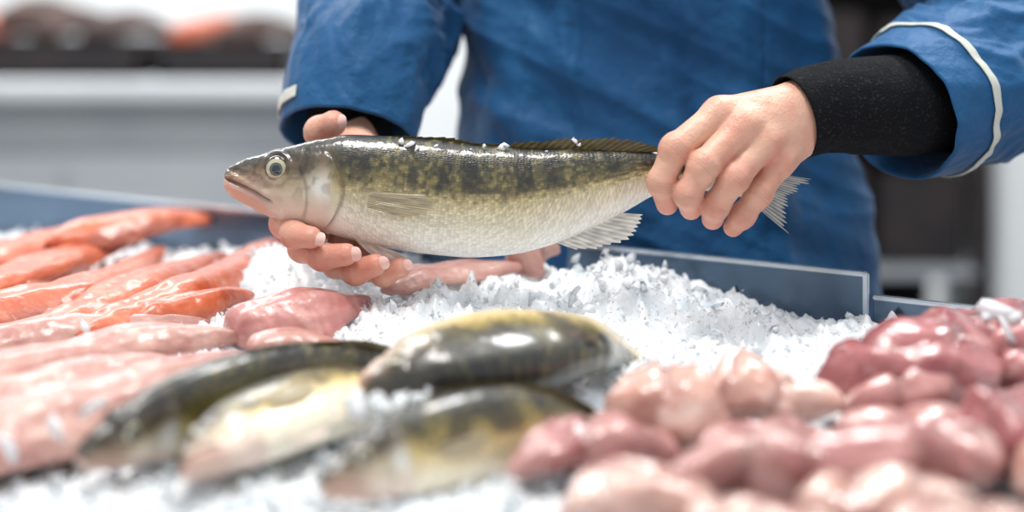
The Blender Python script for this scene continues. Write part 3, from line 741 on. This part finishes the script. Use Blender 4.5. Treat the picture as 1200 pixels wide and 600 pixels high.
mk=[([(.215,-.275,.03),(.315,-.128,.046),(.44,-.05,.055)],.036,.030,2),([(.225,-.27,.028),(.285,-.215,.04),(.34,-.17,.036)],.028,.024,1),
    ([(.072,-.268,.028),(.115,-.262,.038),(.15,-.25,.032)],.030,.028,0),([(.14,-.25,.028),(.16,-.24,.038),(.19,-.22,.032)],.028,.026,0),([(.165,-.205,.028),(.19,-.23,.036),(.215,-.262,.026)],.020,.022,0),
    ([(.095,-.378,.022),(.19,-.352,.034),(.295,-.356,.024)],.032,.026,1),([(.0,-.335,.018),(.06,-.315,.026),(.12,-.285,.022)],.026,.020,1),
    ([(.03,-.405,.012),(.07,-.400,.024),(.115,-.39,.014)],.024,.022,0),([(.28,-.315,.025),(.32,-.29,.036),(.39,-.25,.03)],.032,.026,2),
    ([(.09,-.455,.010),(.13,-.44,.024),(.175,-.43,.012)],.028,.024,0),([(.195,-.45,.010),(.24,-.435,.024),(.31,-.43,.014)],.030,.024,0),
    ([(.16,-.41,.014),(.20,-.40,.028),(.25,-.395,.016)],.024,.022,0),([(.35,-.14,.04),(.40,-.17,.044),(.46,-.20,.04)],.036,.028,2),
    ([(.22,-.31,.02),(.25,-.30,.032),(.29,-.27,.024)],.026,.020,1),([(.30,-.40,.02),(.34,-.37,.032),(.40,-.34,.02)],.032,.026,0),
    ([(.12,-.32,.02),(.16,-.31,.03),(.21,-.30,.02)],.026,.018,1)]
for i,(p,w,t,r) in enumerate(mk):
    chunk('monkfish_tail' if r else 'monkfish_fillet',p,w,t,i*4.7+3,r)
pts=[(.352,-.165,.078),(.364,-.170,.074),(.342,-.17,.074),(-.265,-.30,.045),(-.285,-.31,.035),(-.25,-.315,.035),(-.33,-.10,.05),(.354,-.18,.066),(-.31,-.33,.03)]
scatter('ice_lumps',[np.array(p) for p in pts],[.017,.013,.012,.013,.014,.012,.009,.012,.013],m_chip,ice)

# ------------------------------------------------------------------ room behind
box('floor',(-5,-4,-.95),(6,6.2,-.90),m_floor,None,0)
box('wall_back',(-5,5.6,-.95),(6,5.75,2.6),m_wall,None,0)
box('wall_left',(-5.15,-4,-.95),(-5,5.75,2.6),m_wall,None,0)
box('baseboard_back',(-5,5.57,-.90),(6,5.60,-.78),m_grey,None,.004)
wc=empty('preparation_counter')
box('worktop',(-3.2,2.55,.045),(-.40,3.4,.095),m_white,wc,.01)
box('cabinet',(-3.15,2.62,-.10),(-.45,3.35,.045),m_grey,wc,.01)
box('cabinet_lower',(-3.15,2.60,-.90),(-.45,3.35,-.10),m_grey2,wc,.01)
for i in range(4): box('door_line',(-2.6+i*.7,2.592,-.85),(-2.59+i*.7,2.60,-.15),m_grey,wc,0)
def crate(name,x0,x1,y0,y1,z0,z1,mat):
    r=empty(name); t=.02
    box('base',(x0,y0,z0),(x1,y1,z0+t),mat,r,.003)
    box('side_front',(x0,y0,z0),(x1,y0+t,z1),mat,r,.004); box('side_back',(x0,y1-t,z0),(x1,y1,z1),mat,r,.004)
    box('side_a',(x0,y0,z0),(x0+t,y1,z1),mat,r,.004); box('side_b',(x1-t,y0,z0),(x1,y1,z1),mat,r,.004)
    box('rim',(x0-.01,y0-.01,z1-.025),(x1+.01,y0,z1),mat,r,.004)
    return r
crate('fish_crate',-1.62,-1.02,2.72,3.2,.0951,.20,m_dark)
crate('fish_crate',-.98,-.62,2.72,3.2,.0951,.19,m_dark)
for i,(x,z) in enumerate([(-1.45,.21),(-1.25,.22),(-1.1,.21),(-.85,.20),(-1.35,.25),(-.72,.20)]):
    flesh('smoked_fish',[(x-.12,2.84,z),(x,2.92,z+.03),(x+.12,3.0,z)],.06,.05,m_crate2 if i%3 else m_salmon,c_salmon,i*2.,lump=.08,N=40,Mr=24)
rk=empty('storage_rack')
for x in (.60,1.12): 
    for y in (2.2,2.7): box('post',(x-.02,y-.02,-.90),(x+.02,y+.02,1.3),m_dark,rk,.003)
for z in (-.75,-.35,.02,.40,.85): box('shelf',(.58,2.18,z),(1.14,2.72,z+.025),m_grey if z<.0 else m_dark,rk,.003)
for z in (-.725,-.325,.045,.425): 
    box('crate_a',(.63,2.22,z),(.85,2.66,z+.24),m_crate2 if z<0 else m_dark,rk,.01); box('crate_b',(.88,2.22,z),(1.09,2.66,z+.22),m_dark,rk,.01)  # upper tiers coloured dark to stand for the shadowed torso-sleeve gap
box('rack_back',(.58,2.72,-.90),(1.14,2.74,1.3),m_dark,rk,.002)
box('wall_pillar',(1.19,2.3,-.90),(2.3,2.9,2.6),m_wall,None,.01)

# ------------------------------------------------------------------ light
w=bpy.data.worlds.new('World'); bpy.context.scene.world=w; w.use_nodes=True
w.node_tree.nodes['Background'].inputs[0].default_value=(.88,.94,1,1); w.node_tree.nodes['Background'].inputs[1].default_value=.76
def area(nm,loc,tgt,sx,sy,e,c=(1,1,1)):
    l=bpy.data.lights.new(nm,'AREA'); l.shape='RECTANGLE'; l.size=sx; l.size_y=sy; l.energy=e; l.color=c
    o=bpy.data.objects.new(nm,l); bpy.context.collection.objects.link(o); o.location=loc
    o.rotation_euler=(Vector(tgt)-Vector(loc)).to_track_quat('-Z','Y').to_euler()
area('overhead_softbox',(-.3,-.3,2.3),(0.1,0,0),.9,.6,50,(1,.98,.95))  # all unseen softboxes, added overhead to brighten the scene; no ceiling built
area('overhead_softbox',(.9,.9,2.2),(.1,.1,0),.8,.5,44,(1,1,1))
area('overhead_softbox',(-1.6,3.2,2.5),(-1.6,3.6,0),3,1.5,165,(1,1,1))

sc=bpy.context.scene
sc.view_settings.view_transform='Standard'
cam=bpy.data.cameras.new('camera'); co=bpy.data.objects.new('camera',cam); bpy.context.collection.objects.link(co)
cam.lens=50; cam.sensor_width=36; cam.shift_y=-.245
co.location=(0,-1.2,.30); co.rotation_euler=(math.pi/2,0,0)
cam.dof.use_dof=True; cam.dof.focus_distance=1.185; cam.dof.aperture_fstop=1.5
cam.clip_start=.01
sc.camera=co
